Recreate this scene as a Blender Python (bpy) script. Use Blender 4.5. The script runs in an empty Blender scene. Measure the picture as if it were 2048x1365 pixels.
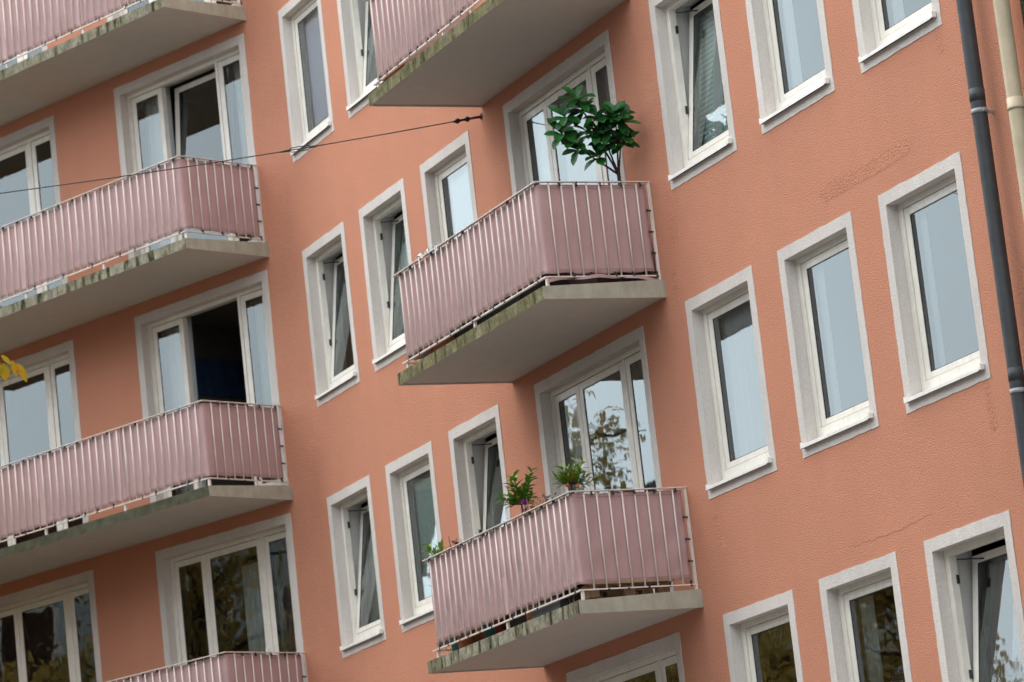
import bpy, bmesh, math, random
from mathutils import Vector, Matrix, noise as mnoise
R=random.Random(7)
C=bpy.context.scene.collection
sc=bpy.context.scene
H=2.85
P0=Vector((-2.4381,41.5252,0.0))
ROTB=math.radians(-65.36); ROTA=math.radians(135.34-180)
GZ=-1.6
ROT={'B':ROTB,'A':ROTA}
# ---------------------------------------------------------------- helpers
def lin(r,g,b):
    f=lambda c:(c/255/12.92) if c<=10 else ((c/255+.055)/1.055)**2.4
    return (f(r),f(g),f(b),1)
def wp(w,x,d,z):
    a=ROT[w]; return P0+Vector((math.cos(a)*x+math.sin(a)*d, math.sin(a)*x-math.cos(a)*d, z))
class MB:
    def __init__(s): s.v=[];s.f=[];s.m=[];s.sm=[]
    def face(s,pts,mi=0,smooth=False):
        n=len(s.v); s.v+= [tuple(p) for p in pts]; s.f.append(tuple(range(n,n+len(pts)))); s.m.append(mi); s.sm.append(smooth)
    def box(s,x0,x1,y0,y1,z0,z1,mi=0):
        n=len(s.v)
        s.v+=[(x0,y0,z0),(x1,y0,z0),(x1,y1,z0),(x0,y1,z0),(x0,y0,z1),(x1,y0,z1),(x1,y1,z1),(x0,y1,z1)]
        for q in ((0,3,2,1),(4,5,6,7),(0,1,5,4),(1,2,6,5),(2,3,7,6),(3,0,4,7)):
            s.f.append(tuple(n+i for i in q)); s.m.append(mi); s.sm.append(False)
    def hexa(s,p,mi=0):
        n=len(s.v); s.v+=[tuple(q) for q in p]
        for q in ((0,3,2,1),(4,5,6,7),(0,1,5,4),(1,2,6,5),(2,3,7,6),(3,0,4,7)):
            s.f.append(tuple(n+i for i in q)); s.m.append(mi); s.sm.append(False)
    def ring(s,x0,x1,z0,z1,wl,wr,wb,wt,y0,y1,mi=0):
        # rectangular frame ring: four butted boxes
        s.box(x0,x0+wl,y0,y1,z0,z1,mi); s.box(x1-wr,x1,y0,y1,z0,z1,mi)
        s.box(x0+wl,x1-wr,y0,y1,z1-wt,z1,mi)
        if wb>0: s.box(x0+wl,x1-wr,y0,y1,z0,z0+wb,mi)
    def tube(s,pts,rad,n=8,mi=0,cap=True):
        pts=[Vector(p) for p in pts]
        if not hasattr(rad,'__len__'): rad=[rad]*len(pts)
        base=len(s.v); up=None
        for i,p in enumerate(pts):
            t=(pts[min(i+1,len(pts)-1)]-pts[max(i-1,0)]).normalized()
            a=t.orthogonal().normalized() if up is None else (up-t*up.dot(t)).normalized()
            up=a; b=t.cross(a)
            for k in range(n):
                an=2*math.pi*k/n; s.v.append(tuple(p+(a*math.cos(an)+b*math.sin(an))*rad[i]))
        for i in range(len(pts)-1):
            for k in range(n):
                q=base+i*n
                s.f.append((q+k,q+(k+1)%n,q+n+(k+1)%n,q+n+k)); s.m.append(mi); s.sm.append(True)
        if cap:
            s.f.append(tuple(base+k for k in reversed(range(n)))); s.m.append(mi); s.sm.append(False)
            q=base+(len(pts)-1)*n
            s.f.append(tuple(q+k for k in range(n))); s.m.append(mi); s.sm.append(False)
    def grid(s,fn,nu,nv,mi=0,smooth=True):
        base=len(s.v)
        for j in range(nv+1):
            for i in range(nu+1): s.v.append(tuple(fn(i/nu,j/nv)))
        for j in range(nv):
            for i in range(nu):
                q=base+j*(nu+1)+i
                s.f.append((q,q+1,q+nu+2,q+nu+1)); s.m.append(mi); s.sm.append(smooth)
    def mesh(s,name,mats):
        me=bpy.data.meshes.new(name); me.from_pydata(s.v,[],s.f)
        for m in (mats if isinstance(mats,(list,tuple)) else [mats]): me.materials.append(m)
        me.polygons.foreach_set('material_index',s.m); me.polygons.foreach_set('use_smooth',s.sm)
        me.update(); return me
def obj(name,mb,mats,parent=None,loc=(0,0,0),rot=(0,0,0),bevel=0):
    me=mb if isinstance(mb,bpy.types.Mesh) else mb.mesh(name,mats)
    o=bpy.data.objects.new(name,me); C.objects.link(o); o.location=loc; o.rotation_euler=rot
    if parent: o.parent=parent
    if bevel:
        m=o.modifiers.new('bevel','BEVEL'); m.width=bevel; m.segments=2; m.limit_method='ANGLE'; m.harden_normals=False
    return o
def tag(o,label=None,cat=None,group=None,kind=None):
    if label: o['label']=label
    if cat: o['category']=cat
    if group: o['group']=group
    if kind: o['kind']=kind
    return o
def thing(name,label,cat,loc,rz=0,group=None):
    o=bpy.data.objects.new(name,None); C.objects.link(o); o.location=loc; o.rotation_euler=(0,0,rz); o.empty_display_size=.2
    return tag(o,label,cat,group)
# ---------------------------------------------------------------- materials
class NT:
    def __init__(s,name):
        s.mat=bpy.data.materials.new(name); s.mat.use_nodes=True; s.t=s.mat.node_tree; s.n=s.t.nodes; s.l=s.t.links
        s.n.clear(); s.out=s.n.new('ShaderNodeOutputMaterial')
    def new(s,ty,**kw):
        nd=s.n.new(ty)
        for k,v in kw.items(): setattr(nd,k,v)
        return nd
    def set(s,nd,**kw):
        for k,v in kw.items():
            k=k.replace('_',' ')
            if hasattr(v,'is_output'): s.l.new(v,nd.inputs[k])
            else: nd.inputs[k].default_value=v
        return nd
    def coord(s,scale=(1,1,1),rnd=True):
        tc=s.new('ShaderNodeTexCoord'); v=tc.outputs['Object']
        if rnd:
            oi=s.new('ShaderNodeObjectInfo'); m=s.new('ShaderNodeMath',operation='MULTIPLY'); s.l.new(oi.outputs['Random'],m.inputs[0]); m.inputs[1].default_value=37.0
            a=s.new('ShaderNodeVectorMath',operation='ADD'); s.l.new(v,a.inputs[0]); s.l.new(m.outputs[0],a.inputs[1]); v=a.outputs[0]
        if scale!=(1,1,1):
            mp=s.new('ShaderNodeMapping'); mp.inputs['Scale'].default_value=scale; s.l.new(v,mp.inputs[0]); v=mp.outputs[0]
        return v
    def noise(s,vec,scale,detail=3,rough=.55):
        nd=s.new('ShaderNodeTexNoise'); s.l.new(vec,nd.inputs['Vector']); nd.inputs['Scale'].default_value=scale; nd.inputs['Detail'].default_value=detail; nd.inputs['Roughness'].default_value=rough
        return nd.outputs['Fac']
    def ramp(s,fac,stops):
        r=s.new('ShaderNodeValToRGB'); s.l.new(fac,r.inputs[0]); e=r.color_ramp.elements
        while len(e)>1: e.remove(e[-1])
        e[0].position=stops[0][0]; e[0].color=stops[0][1]
        for p,c in stops[1:]:
            q=e.new(p); q.color=c
        return r.outputs[0]
    def mapr(s,fac,a,b,c,d):
        m=s.new('ShaderNodeMapRange'); s.l.new(fac,m.inputs[0])
        for i,v in enumerate((a,b,c,d)): m.inputs[i+1].default_value=v
        return m.outputs[0]
    def mul(s,a,b):
        m=s.new('ShaderNodeMath',operation='MULTIPLY')
        for i,x in enumerate((a,b)):
            if hasattr(x,'is_output'): s.l.new(x,m.inputs[i])
            else: m.inputs[i].default_value=x
        return m.outputs[0]
    def mix(s,fac,a,b,mode='MIX'):
        m=s.new('ShaderNodeMix',data_type='RGBA',blend_type=mode)
        for i,x in ((0,fac),(6,a),(7,b)):
            if hasattr(x,'is_output'): s.l.new(x,m.inputs[i])
            else: m.inputs[i].default_value=x
        return m.outputs[2]
    def scale(s,col,fac):   # colour * scalar
        m=s.new('ShaderNodeVectorMath',operation='SCALE')
        if hasattr(col,'is_output'): s.l.new(col,m.inputs[0])
        else: m.inputs[0].default_value=col[:3]
        if hasattr(fac,'is_output'): s.l.new(fac,m.inputs['Scale'])
        else: m.inputs['Scale'].default_value=fac
        return m.outputs[0]
    def bump(s,h,strength,dist):
        b=s.new('ShaderNodeBump'); s.l.new(h,b.inputs['Height']); b.inputs['Strength'].default_value=strength; b.inputs['Distance'].default_value=dist
        return b.outputs[0]
    def bsdf(s,col,rough=.8,spec=.3,metal=0,normal=None,**kw):
        b=s.new('ShaderNodeBsdfPrincipled')
        for k,v in (('Base Color',col),('Roughness',rough),('Specular IOR Level',spec),('Metallic',metal)):
            if hasattr(v,'is_output'): s.l.new(v,b.inputs[k])
            else: b.inputs[k].default_value=v
        for k,v in kw.items(): b.inputs[k.replace('_',' ')].default_value=v
        if normal: s.l.new(normal,b.inputs['Normal'])
        s.l.new(b.outputs[0],s.out.inputs[0]); return b
def stucco(name,col,grain=60,bs=.7,bd=.014,rnd=True,streak=.06,pit=.75,big=.10):
    t=NT(name); v=t.coord(rnd=rnd)
    n1=t.noise(v,grain,3,.6); n2=t.noise(v,.55,4,.6)
    vs=t.new('ShaderNodeMapping'); vs.inputs['Scale'].default_value=(3.5,3.5,.25); t.l.new(v,vs.inputs[0])
    n3=t.noise(vs.outputs[0],1.0,4,.65)
    c=t.scale(col,t.mapr(n1,.3,.62,pit,1.06))
    c=t.scale(c,t.mapr(n2,.3,.7,1-big,1+big*.6))
    c=t.scale(c,t.mapr(n3,.35,.75,1.0,1-streak*2))
    h=t.mapr(n1,.34,.66,0,1)
    t.bsdf(c,.93,.12,normal=t.bump(h,bs,bd)); return t.mat
def paint(name,col,rough=.45,dirt=.12,bs=.0,spec=.4):
    t=NT(name); v=t.coord(); n=t.noise(v,6,5,.65); vs=t.new('ShaderNodeMapping'); vs.inputs['Scale'].default_value=(14,14,1.0); t.l.new(v,vs.inputs[0]); n2=t.noise(vs.outputs[0],1.5,3)
    c=t.scale(col,t.mapr(n,.3,.75,1.03,1-dirt)); c=t.scale(c,t.mapr(n2,.5,.8,1,1-dirt*.8))
    t.bsdf(c,t.mapr(n,.3,.7,rough-.06,rough+.12),spec,normal=t.bump(n,.15,.004) if bs else None); return t.mat
M={}
WALLC=(.63,.274,.172,1)
M['wall']=stucco('terracotta_stucco',WALLC,grain=84,bs=.55,bd=.013,rnd=False,pit=.80,streak=.018,big=.07)
M['patch']=stucco('coarse_stucco_patch',(.622,.268,.166,1),grain=60,bs=.7,bd=.014,pit=.78,streak=.02)
M['trim']=stucco('pale_trim_stucco',(.67,.605,.555,1),grain=80,bs=.4,bd=.008,streak=.06,pit=.90)
M['frame']=paint('white_upvc',(.82,.765,.675,1),.35,.14)
M['sill']=paint('white_metal_sill',(.86,.82,.76,1),.4,.16)
M['gasket']=paint('dark_gasket',(.03,.032,.033,1),.5,.1)
M['rail']=paint('cream_painted_steel',(.76,.645,.575,1),.5,.25)
M['inner']=paint('inner_reveal_plaster',(.62,.60,.58,1),.8,.05)
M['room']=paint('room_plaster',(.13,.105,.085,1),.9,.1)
M['tie']=paint('black_tie',(.025,.025,.028,1),.5,.1)
M['pipe']=paint('anthracite_pipe',(.050,.054,.058,1),.55,.3)
M['steel']=paint('zinc_clamp',(.34,.35,.36,1),.4,.2)
M['creampipe']=paint('cream_pipe',(.56,.45,.30,1),.5,.2)
M['rust']=paint('rusty_iron',(.10,.05,.035,1),.8,.3)
M['crack']=paint('dark_crack',(.33,.135,.085,1),.95,.1)  # darker terracotta for the thin crack line
M['black']=paint('black_insulator',(.02,.018,.018,1),.35,.1)
M['wire']=paint('wire_steel',(.05,.045,.045,1),.5,.1)
M['concrete_side']=paint('painted_concrete',(.40,.375,.29,1),.85,.25,bs=1)
M['soffit']=paint('soffit_plaster',(.55,.51,.455,1),.9,.05)
def moss(name,amount,dark,dcol=(.022,.024,.014,1)):
    t=NT(name); v=t.coord()
    m1=t.new('ShaderNodeMapping'); m1.inputs['Scale'].default_value=(5.5,5.5,.9); t.l.new(v,m1.inputs[0])
    a=t.noise(m1.outputs[0],1.7,7,.72)
    b=t.noise(v,26,5,.7); d=t.noise(v,2.2,4,.6)
    base=t.mix(t.mapr(d,.35,.65,0,1),(.29,.262,.20,1),(.20,.18,.125,1))
    f=t.mul(t.mapr(a,amount,amount+.14,0,1),t.mapr(b,.30,.60,.25,1))
    green=t.mix(t.mapr(b,.4,.6,0,1),(.085,.085,.025,1),(.19,.165,.065,1))
    c=t.mix(f,base,green)
    g=t.mul(t.mapr(a,dark,dark+.07,0,1),t.mapr(b,.35,.55,.5,1))
    c=t.mix(g,c,dcol)
    # speckle at the weathered surface
    c=t.scale(c,t.mapr(b,.3,.7,.62,1.22)); mid=t.noise(v,8,4,.65); c=t.scale(c,t.mapr(mid,.3,.7,.62,1.4))
    t.bsdf(c,.95,.1,normal=t.bump(b,.5,.012)); return t.mat
M['moss0']=moss('stained_concrete_edge',.46,.53)
M['moss1']=moss('mossy_concrete_edge',.34,.55)
M['moss2']=moss('blackened_concrete_edge',.10,.18,(.075,.072,.048,1))
def fabric(name,col):
    t=NT(name); v=t.coord(); n=t.noise(v,3,4,.6); w=t.noise(v,220,2,.5)
    m1=t.new('ShaderNodeMapping'); m1.inputs['Scale'].default_value=(5,5,.6); t.l.new(v,m1.inputs[0]); st=t.noise(m1.outputs[0],1.6,5,.65)
    c=t.scale(col,t.mapr(n,.3,.7,1.05,.93)); c=t.scale(c,t.mapr(st,.5,.8,1,.86)); c=t.scale(c,t.mapr(w,.3,.7,.95,1.05))
    t.bsdf(c,.92,.06,normal=t.bump(n,.12,.02)); return t.mat
M['fabric']=fabric('dusty_pink_screen',(.445,.288,.278,1)); M['fabric_l']=fabric('double_layer_screen',(.505,.335,.322,1)); M['seam']=fabric('dark_stitching',(.30,.18,.17,1))  # seam colour is the dark stitched line along the hems
def glass(name,tint,refl=2.05):
    t=NT(name); v=t.coord(); n=t.noise(v,2.2,2,.5)
    m1=t.new('ShaderNodeMapping'); m1.inputs['Scale'].default_value=(9,9,3.2); t.l.new(v,m1.inputs[0]); n2=t.noise(m1.outputs[0],1,1,.4)
    mm=t.new('ShaderNodeMath',operation='ADD'); t.l.new(n,mm.inputs[0]); t.l.new(t.mul(n2,.12),mm.inputs[1])
    b=t.bump(mm.outputs[0],1.0,.0012)
    fr=t.new('ShaderNodeFresnel'); fr.inputs['IOR'].default_value=1.52; t.l.new(b,fr.inputs['Normal'])
    f=t.new('ShaderNodeMath',operation='MULTIPLY',use_clamp=True); t.l.new(fr.outputs[0],f.inputs[0]); f.inputs[1].default_value=refl
    tr=t.new('ShaderNodeBsdfTransparent'); tr.inputs[0].default_value=tint
    gl=t.new('ShaderNodeBsdfGlossy'); gl.inputs['Roughness'].default_value=.018; gl.inputs['Color'].default_value=(.86,.955,.97,1); t.l.new(b,gl.inputs['Normal'])
    mx=t.new('ShaderNodeMixShader'); t.l.new(f.outputs[0],mx.inputs[0]); t.l.new(tr.outputs[0],mx.inputs[1]); t.l.new(gl.outputs[0],mx.inputs[2])
    t.l.new(mx.outputs[0],t.out.inputs[0]); return t.mat
M['glass']=glass('window_glass',(.94,.97,.96,1))
def cloth(name,col,trans=.35,pattern=None,alpha=0):
    t=NT(name); v=t.coord()
    c=col
    if pattern=='slats':
        w=t.new('ShaderNodeTexWave',wave_type='BANDS',bands_direction='Z',wave_profile='SAW'); t.l.new(t.coord(rnd=False),w.inputs[0]); w.inputs['Scale'].default_value=6.2
        c=t.scale(col,t.mapr(w.outputs['Fac'],0,1,.55,1.12))
    if pattern=='pleats':
        w=t.new('ShaderNodeTexWave',wave_type='BANDS',bands_direction='Z'); t.l.new(t.coord(rnd=False),w.inputs[0]); w.inputs['Scale'].default_value=13
        c=t.scale(col,t.mapr(w.outputs['Fac'],0,1,.88,1.05))
    if pattern=='lace':
        vv=t.new('ShaderNodeTexVoronoi'); t.l.new(v,vv.inputs[0]); vv.inputs['Scale'].default_value=26
        c=t.scale(col,t.mapr(vv.outputs['Distance'],.0,.5,1.02,.78))
    d=t.new('ShaderNodeBsdfDiffuse'); tl=t.new('ShaderNodeBsdfTranslucent')
    for q in (d,tl):
        if hasattr(c,'is_output'): t.l.new(c,q.inputs[0])
        else: q.inputs[0].default_value=c
    mx=t.new('ShaderNodeMixShader'); mx.inputs[0].default_value=trans; t.l.new(d.outputs[0],mx.inputs[1]); t.l.new(tl.outputs[0],mx.inputs[2]); o=mx.outputs[0]
    if alpha:
        tp=t.new('ShaderNodeBsdfTransparent'); m2=t.new('ShaderNodeMixShader'); m2.inputs[0].default_value=alpha; t.l.new(o,m2.inputs[1]); t.l.new(tp.outputs[0],m2.inputs[2]); o=m2.outputs[0]
    t.l.new(o,t.out.inputs[0]); return t.mat
M['sheer']=cloth('white_sheer',(.82,.83,.82,1),.3,alpha=.18)
M['white_c']=cloth('white_curtain',(.85,.86,.86,1),.25)
M['teal_c']=cloth('teal_net',(.78,.97,.94,1),.12,'lace')
M['grey_c']=cloth('grey_green_drape',(.55,.60,.55,1),.3)
M['lilac']=cloth('lilac_pleats',(.93,.90,.98,1),.05,'pleats')
M['slats']=cloth('grey_green_slats',(.72,.85,.78,1),.08,'slats')
M['brown_c']=cloth('brown_drape',(.20,.15,.12,1),.2)
M['navy']=paint('navy_cloth',(.03,.07,.16,1),.8,.6)
def leafm(name,stops,scale=2.5,rough=.35,spec=.5,trans=.15):
    t=NT(name); v=t.coord(rnd=False); n=t.noise(v,scale,3,.7); c=t.ramp(n,stops)
    b=t.bsdf(c,rough,spec); tl=t.new('ShaderNodeBsdfTranslucent'); t.l.new(c,tl.inputs[0])
    mx=t.new('ShaderNodeMixShader'); mx.inputs[0].default_value=trans; t.l.new(b.outputs[0],mx.inputs[1]); t.l.new(tl.outputs[0],mx.inputs[2]); t.l.new(mx.outputs[0],t.out.inputs[0]); return t.mat
M['leaf_dark']=leafm('glossy_dark_leaf',[(.3,(.006,.048,.010,1)),(.5,(.012,.085,.014,1)),(.68,(.035,.15,.026,1)),(.8,(.10,.21,.03,1))],5,.38,.32,.12)
M['leaf_lime']=leafm('lime_leaf',[(.3,(.08,.17,.015,1)),(.6,(.19,.31,.03,1)),(.8,(.34,.45,.06,1))],9,.45,.4,.25)
M['leaf_citrus']=leafm('citrus_leaf',[(.3,(.05,.14,.018,1)),(.55,(.12,.26,.03,1)),(.8,(.30,.42,.06,1))],9,.4,.5,.2)
M['autumn']=leafm('autumn_leaf',[(.28,(.16,.17,.05,1)),(.45,(.36,.27,.07,1)),(.6,(.50,.32,.08,1)),(.75,(.40,.20,.07,1))],1.4,.6,.2,.5)
M['autumn_y']=leafm('yellow_leaf',[(.35,(.20,.24,.015,1)),(.52,(.42,.25,.01,1)),(.62,(.5,.22,.01,1)),(.72,(.32,.07,.01,1))],14,.6,.2,.25)
M['bark']=paint('bark',(.055,.040,.030,1),.9,.3)
M['stem']=paint('plant_stem',(.045,.025,.018,1),.8,.3)
M['orange']=paint('orange_peel',(.75,.19,.01,1),.4,.15)
M['purple']=paint('purple_petal',(.42,.06,.42,1),.6,.2)
M['violet']=paint('violet_petal',(.08,.04,.25,1),.6,.2)
M['dry']=paint('dry_stem',(.20,.15,.07,1),.8,.3)
M['maroon']=paint('maroon_leaf',(.10,.012,.014,1),.6,.2)
M['terra_pot']=paint('terracotta_pot',(.42,.14,.06,1),.8,.2)
M['teal_pot']=paint('teal_pot',(.02,.20,.20,1),.4,.1)
M['red_pot']=paint('red_pot',(.22,.02,.02,1),.5,.1)
M['dark_pot']=paint('dark_pot',(.03,.03,.035,1),.5,.1)
M['soil']=paint('soil',(.03,.02,.015,1),.95,.2)
M['wood']=paint('pallet_wood',(.34,.22,.13,1),.85,.35)
M['foil']=paint('silver_ribbon',(.70,.69,.70,1),.25,.2)
M['asphalt']=paint('asphalt',(.05,.05,.052,1),.9,.2)
M['paving']=paint('paving',(.25,.24,.225,1),.9,.2)
M['grass']=paint('ground_turf',(.05,.07,.025,1),.95,.3)
M['opp']=stucco('opposite_render',(.42,.43,.43,1),grain=40)
M['opp_glass']=glass('opposite_glass',(.25,.32,.40,1),2.2)
M['opp_dark']=paint('opposite_interior',(.03,.05,.08,1),.8,.1)
M['neigh']=stucco('olive_brown_render',(.105,.088,.050,1),grain=30,bs=.9,bd=.03,streak=.25,pit=.5,big=.25)
M['bitumen']=paint('roof_felt',(.06,.06,.06,1),.9,.2)
# ---------------------------------------------------------------- sizes
WT=9.8105; WB=7.998; DT=9.8025; SB=7.0881
WW=1.325; BAND=.107; REV=.10
WCX={'B1':1.110,'B2':2.904,'B3':4.698,'D1':10.318,'D2':12.129,'D3':13.921}
def z_(z,n): return z-(n-2)*H
# ---------------------------------------------------------------- building
bld=thing('apartment_building','terracotta rendered apartment building with pale window surrounds, tilted windows and projecting balcony slabs','building',(P0.x,P0.y,GZ))
def bpart(name,mb,mats,w,loc=(0,0,0),bevel=0,label=None):
    a=ROT[w]; x,y,z=loc
    o=obj(name,mb,mats,bld,(math.cos(a)*x-math.sin(a)*y,math.sin(a)*x+math.cos(a)*y,z-GZ),(0,0,a),bevel)
    if label:o['label']=label
    return o
holes={'A':[],'B':[]}
WINS=[('B1',1),('B2',1),('B3',1),('B1',2),('B2',2),('B3',2),('D1',2),('D2',2),('D3',2),('B1',3),('B2',3),('B3',3),('D1',3),('D2',3),('D3',3),('D1',4),('D2',4),('D3',4)]
TILT={('B2',1),('B1',2),('B2',2),('D1',2),('B1',3),('B3',3),('D3',4)}
for c,n in WINS:
    holes['B'].append((WCX[c]-WW/2+BAND,WCX[c]+WW/2-BAND,z_(WB,n)+.085,z_(WT,n)-BAND))
DOORS=[('B',6.3625,8.6535,2),('B',6.3625,8.6535,3),('B',6.3625,8.6535,4)]
for n in (0,1,2,3): DOORS+= [('A',-2.745,-.500,n),('A',-6.405,-4.160,n)]
DOORB=SB+.17
for w,x0,x1,n in DOORS: holes[w].append((x0,x1,z_(DOORB,n),z_(DT,n)-BAND))
def wallmesh(x0,x1,z0,z1,hs,th=.34):
    mb=MB()
    xs=sorted({x0,x1}|{h[i] for h in hs for i in (0,1)}); zs=sorted({z0,z1}|{h[i] for h in hs for i in (2,3)})
    for i in range(len(xs)-1):
        for j in range(len(zs)-1):
            cx=(xs[i]+xs[i+1])/2; cz=(zs[j]+zs[j+1])/2
            if any(h[0]<cx<h[1] and h[2]<cz<h[3] for h in hs): continue
            mb.face([(xs[i],0,zs[j]),(xs[i+1],0,zs[j]),(xs[i+1],0,zs[j+1]),(xs[i],0,zs[j+1])])
    mb.face([(x0,0,z1),(x1,0,z1),(x1,th,z1),(x0,th,z1)])
    return mb
TOP=16.6
FL_=.34
bpart('wall',wallmesh(FL_,15.72,GZ,TOP,holes['B']),M['wall'],'B')
bpart('wall',wallmesh(-16,-FL_,GZ,TOP,holes['A']),M['wall'],'A')
mb=MB(); dl=ROTA-ROTB; pa=Vector((-FL_*math.cos(dl),-FL_*math.sin(dl),0)); pb=Vector((FL_,0,0))
def cornerp(u,v):
    p=pa*(1-u)**2+pb*u**2; return (p.x,p.y,GZ+(TOP-GZ)*v)
mb.grid(cornerp,14,12); bpart('wall',mb,M['wall'],'B')
# roof slab behind the parapet
mb=MB(); a=wp('A',-16,0,0)-P0; b=wp('B',15.72,0,0)-P0
pts=[a,Vector((0,0,0)),b,b+Vector((9,4,0)),Vector((12,6,0)),a+Vector((6,9,0))]
mb.face([(p.x,p.y,0) for p in pts]); bpart('roof',mb,M['bitumen'],'B',(0,0,TOP-.05)).rotation_euler=(0,0,0)
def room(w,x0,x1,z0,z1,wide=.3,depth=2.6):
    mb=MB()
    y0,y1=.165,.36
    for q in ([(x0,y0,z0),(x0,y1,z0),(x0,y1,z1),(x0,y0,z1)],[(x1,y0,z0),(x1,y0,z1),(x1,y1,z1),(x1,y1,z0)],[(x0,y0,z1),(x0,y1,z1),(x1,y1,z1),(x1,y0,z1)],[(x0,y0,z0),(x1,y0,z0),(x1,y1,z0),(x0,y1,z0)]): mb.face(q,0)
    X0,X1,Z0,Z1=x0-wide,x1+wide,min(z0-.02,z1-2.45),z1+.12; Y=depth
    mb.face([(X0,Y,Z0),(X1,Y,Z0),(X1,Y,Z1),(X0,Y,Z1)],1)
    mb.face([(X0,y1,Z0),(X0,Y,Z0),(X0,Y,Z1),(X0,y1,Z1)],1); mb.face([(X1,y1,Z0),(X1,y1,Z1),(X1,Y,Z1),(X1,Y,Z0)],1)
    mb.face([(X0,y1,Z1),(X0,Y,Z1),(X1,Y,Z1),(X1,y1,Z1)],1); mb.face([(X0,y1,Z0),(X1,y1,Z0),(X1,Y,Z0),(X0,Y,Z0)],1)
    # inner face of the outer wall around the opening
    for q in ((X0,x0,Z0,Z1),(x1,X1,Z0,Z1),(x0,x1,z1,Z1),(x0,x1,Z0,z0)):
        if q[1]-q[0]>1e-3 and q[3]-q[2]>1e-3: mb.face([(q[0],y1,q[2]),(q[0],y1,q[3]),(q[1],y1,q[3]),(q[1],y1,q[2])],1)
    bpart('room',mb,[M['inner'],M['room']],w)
def wob(a): return R.uniform(-a,a)
def band(mb,x0,z0,x1,z1,X0,Z0,X1,Z1,y,n,jit):
    # strip between inner edge (x0,z0)-(x1,z1) and outer edge (X0,Z0)-(X1,Z1), slightly ragged outer edge
    ins=[];outs=[]
    for i in range(n+1):
        t=i/n; j=jit if 0<i<n else 0
        ins.append((x0+(x1-x0)*t,y,z0+(z1-z0)*t)); outs.append((X0+(X1-X0)*t+wob(j),y,Z0+(Z1-Z0)*t+wob(j)))
    for i in range(n):
        mb.face([ins[i],ins[i+1],outs[i+1],outs[i]])
        o0,o1=outs[i],outs[i+1]; mb.face([o0,o1,(o1[0],0,o1[2]),(o0[0],0,o0[2])])
def surround(x0,x1,z0,z1,bot=True,ob=.085):
    # x0..z1 = opening; outer band BAND wide, front 6 mm proud, reveals going in
    mb=MB(); y=-.006; B=BAND; jt=.004
    bz=z0-ob if bot else z0
    band(mb,x0,z1,x0,z0 if bot else z0,x0-B,z1+B,x0-B,bz,y,26,jt)
    band(mb,x1,z0,x1,z1,x1+B,bz,x1+B,z1+B,y,26,jt)
    band(mb,x1,z1,x0,z1,x1+B,z1+B,x0-B,z1+B,y,int((x1-x0)*14),jt)
    if bot: band(mb,x0,z0,x1,z0,x0-B,bz,x1+B,bz,y,16,jt)
    def rev(p0,p1,inw,n=20):
        prev=None
        for i in range(n+1):
            t=i/n; q=p0+(p1-p0)*t; r=q+inw*wob(.0025 if 0<i<n else 0)
            cur=[(r.x,y,r.z),(q.x,REV+.01,q.z)]
            if prev: mb.face([prev[0],cur[0],cur[1],prev[1]],0,True)
            prev=cur
    V=Vector
    rev(V((x0,0,z0)),V((x0,0,z1)),V((1,0,0))); rev(V((x1,0,z1)),V((x1,0,z0)),V((-1,0,0)))
    rev(V((x0,0,z1)),V((x1,0,z1)),V((0,0,-1)))
    if bot: rev(V((x1,0,z0)),V((x0,0,z0)),V((0,0,1)),8)
    return mb
def sash_mesh(w,h,sw,st,sb):
    mb=MB(); g=.007
    mb.ring(-w/2,w/2,0,h,sw,sw,sb,st,-.034,.036)
    mb.ring(-w/2+sw,w/2-sw,sb,h-st,g,g,g,g,-.0285,.030,1)
    return mb
def pane_mesh(w,h,sw,st,sb):
    mb=MB(); mb.face([(-w/2+sw,0,sb),(w/2-sw,0,sb),(w/2-sw,0,h-st),(-w/2+sw,0,h-st)]); return mb
cache={}
def cached(k,fn):
    if k not in cache: cache[k]=fn()
    return cache[k]
OW=WW-2*BAND; OH=WT-WB-BAND-.085   # opening width and height
def frame_mesh():
    mb=MB(); mb.ring(-OW/2,OW/2,0,OH,.065,.065,.140,.050,REV,REV+.07); return mb
def sill_mesh():
    mb=MB(); L=OW/2-.002
    def sl(x0,x1,ya,yb,lift=0):
        z=lambda y:.068+(y-REV)*(.068-.018)/(REV+.045)+lift
        mb.hexa([(x0,ya,z(ya)-.012),(x1,ya,z(ya)-.012),(x1,yb,z(yb)-.012),(x0,yb,z(yb)-.012),(x0,ya,z(ya)),(x1,ya,z(ya)),(x1,yb,z(yb)),(x0,yb,z(yb))])
    sl(-L,L,-.009,REV-.001); sl(-L-.045,L+.018,-.045,-.0095)
    mb.box(-L-.045,L+.018,-.047,-.0452,-.012,.016)
    # upstand end caps
    mb.box(L+.0185,L+.052,-.047,-.0095,-.005,.040); mb.box(-L-.060,-L-.0455,-.047,-.0095,-.012,.040)
    return mb
FR=cached('fr',lambda:frame_mesh().mesh('window',[M['frame']]))
SI=cached('si',lambda:sill_mesh().mesh('sill',[M['sill']]))
SW,SH=OW-.130-.012,OH-.140-.050-.010
SA=cached('sa',lambda:sash_mesh(SW,SH,.076,.066,.052).mesh('sash',[M['frame'],M['gasket']]))
PA=cached('pa',lambda:pane_mesh(SW,SH,.076,.066,.052).mesh('pane',[M['glass']]))
mb=MB(); mb.box(-.008,.008,-.006,.016,-.035,.035); ST=mb.mesh('striker',[M['gasket']])
mb=MB(); mb.tube([(0,0,0),(.10,.085,-.015),(.19,.175,-.03)],.006,6); STAY=mb.mesh('tilt_stay',[M['gasket']])
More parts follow.
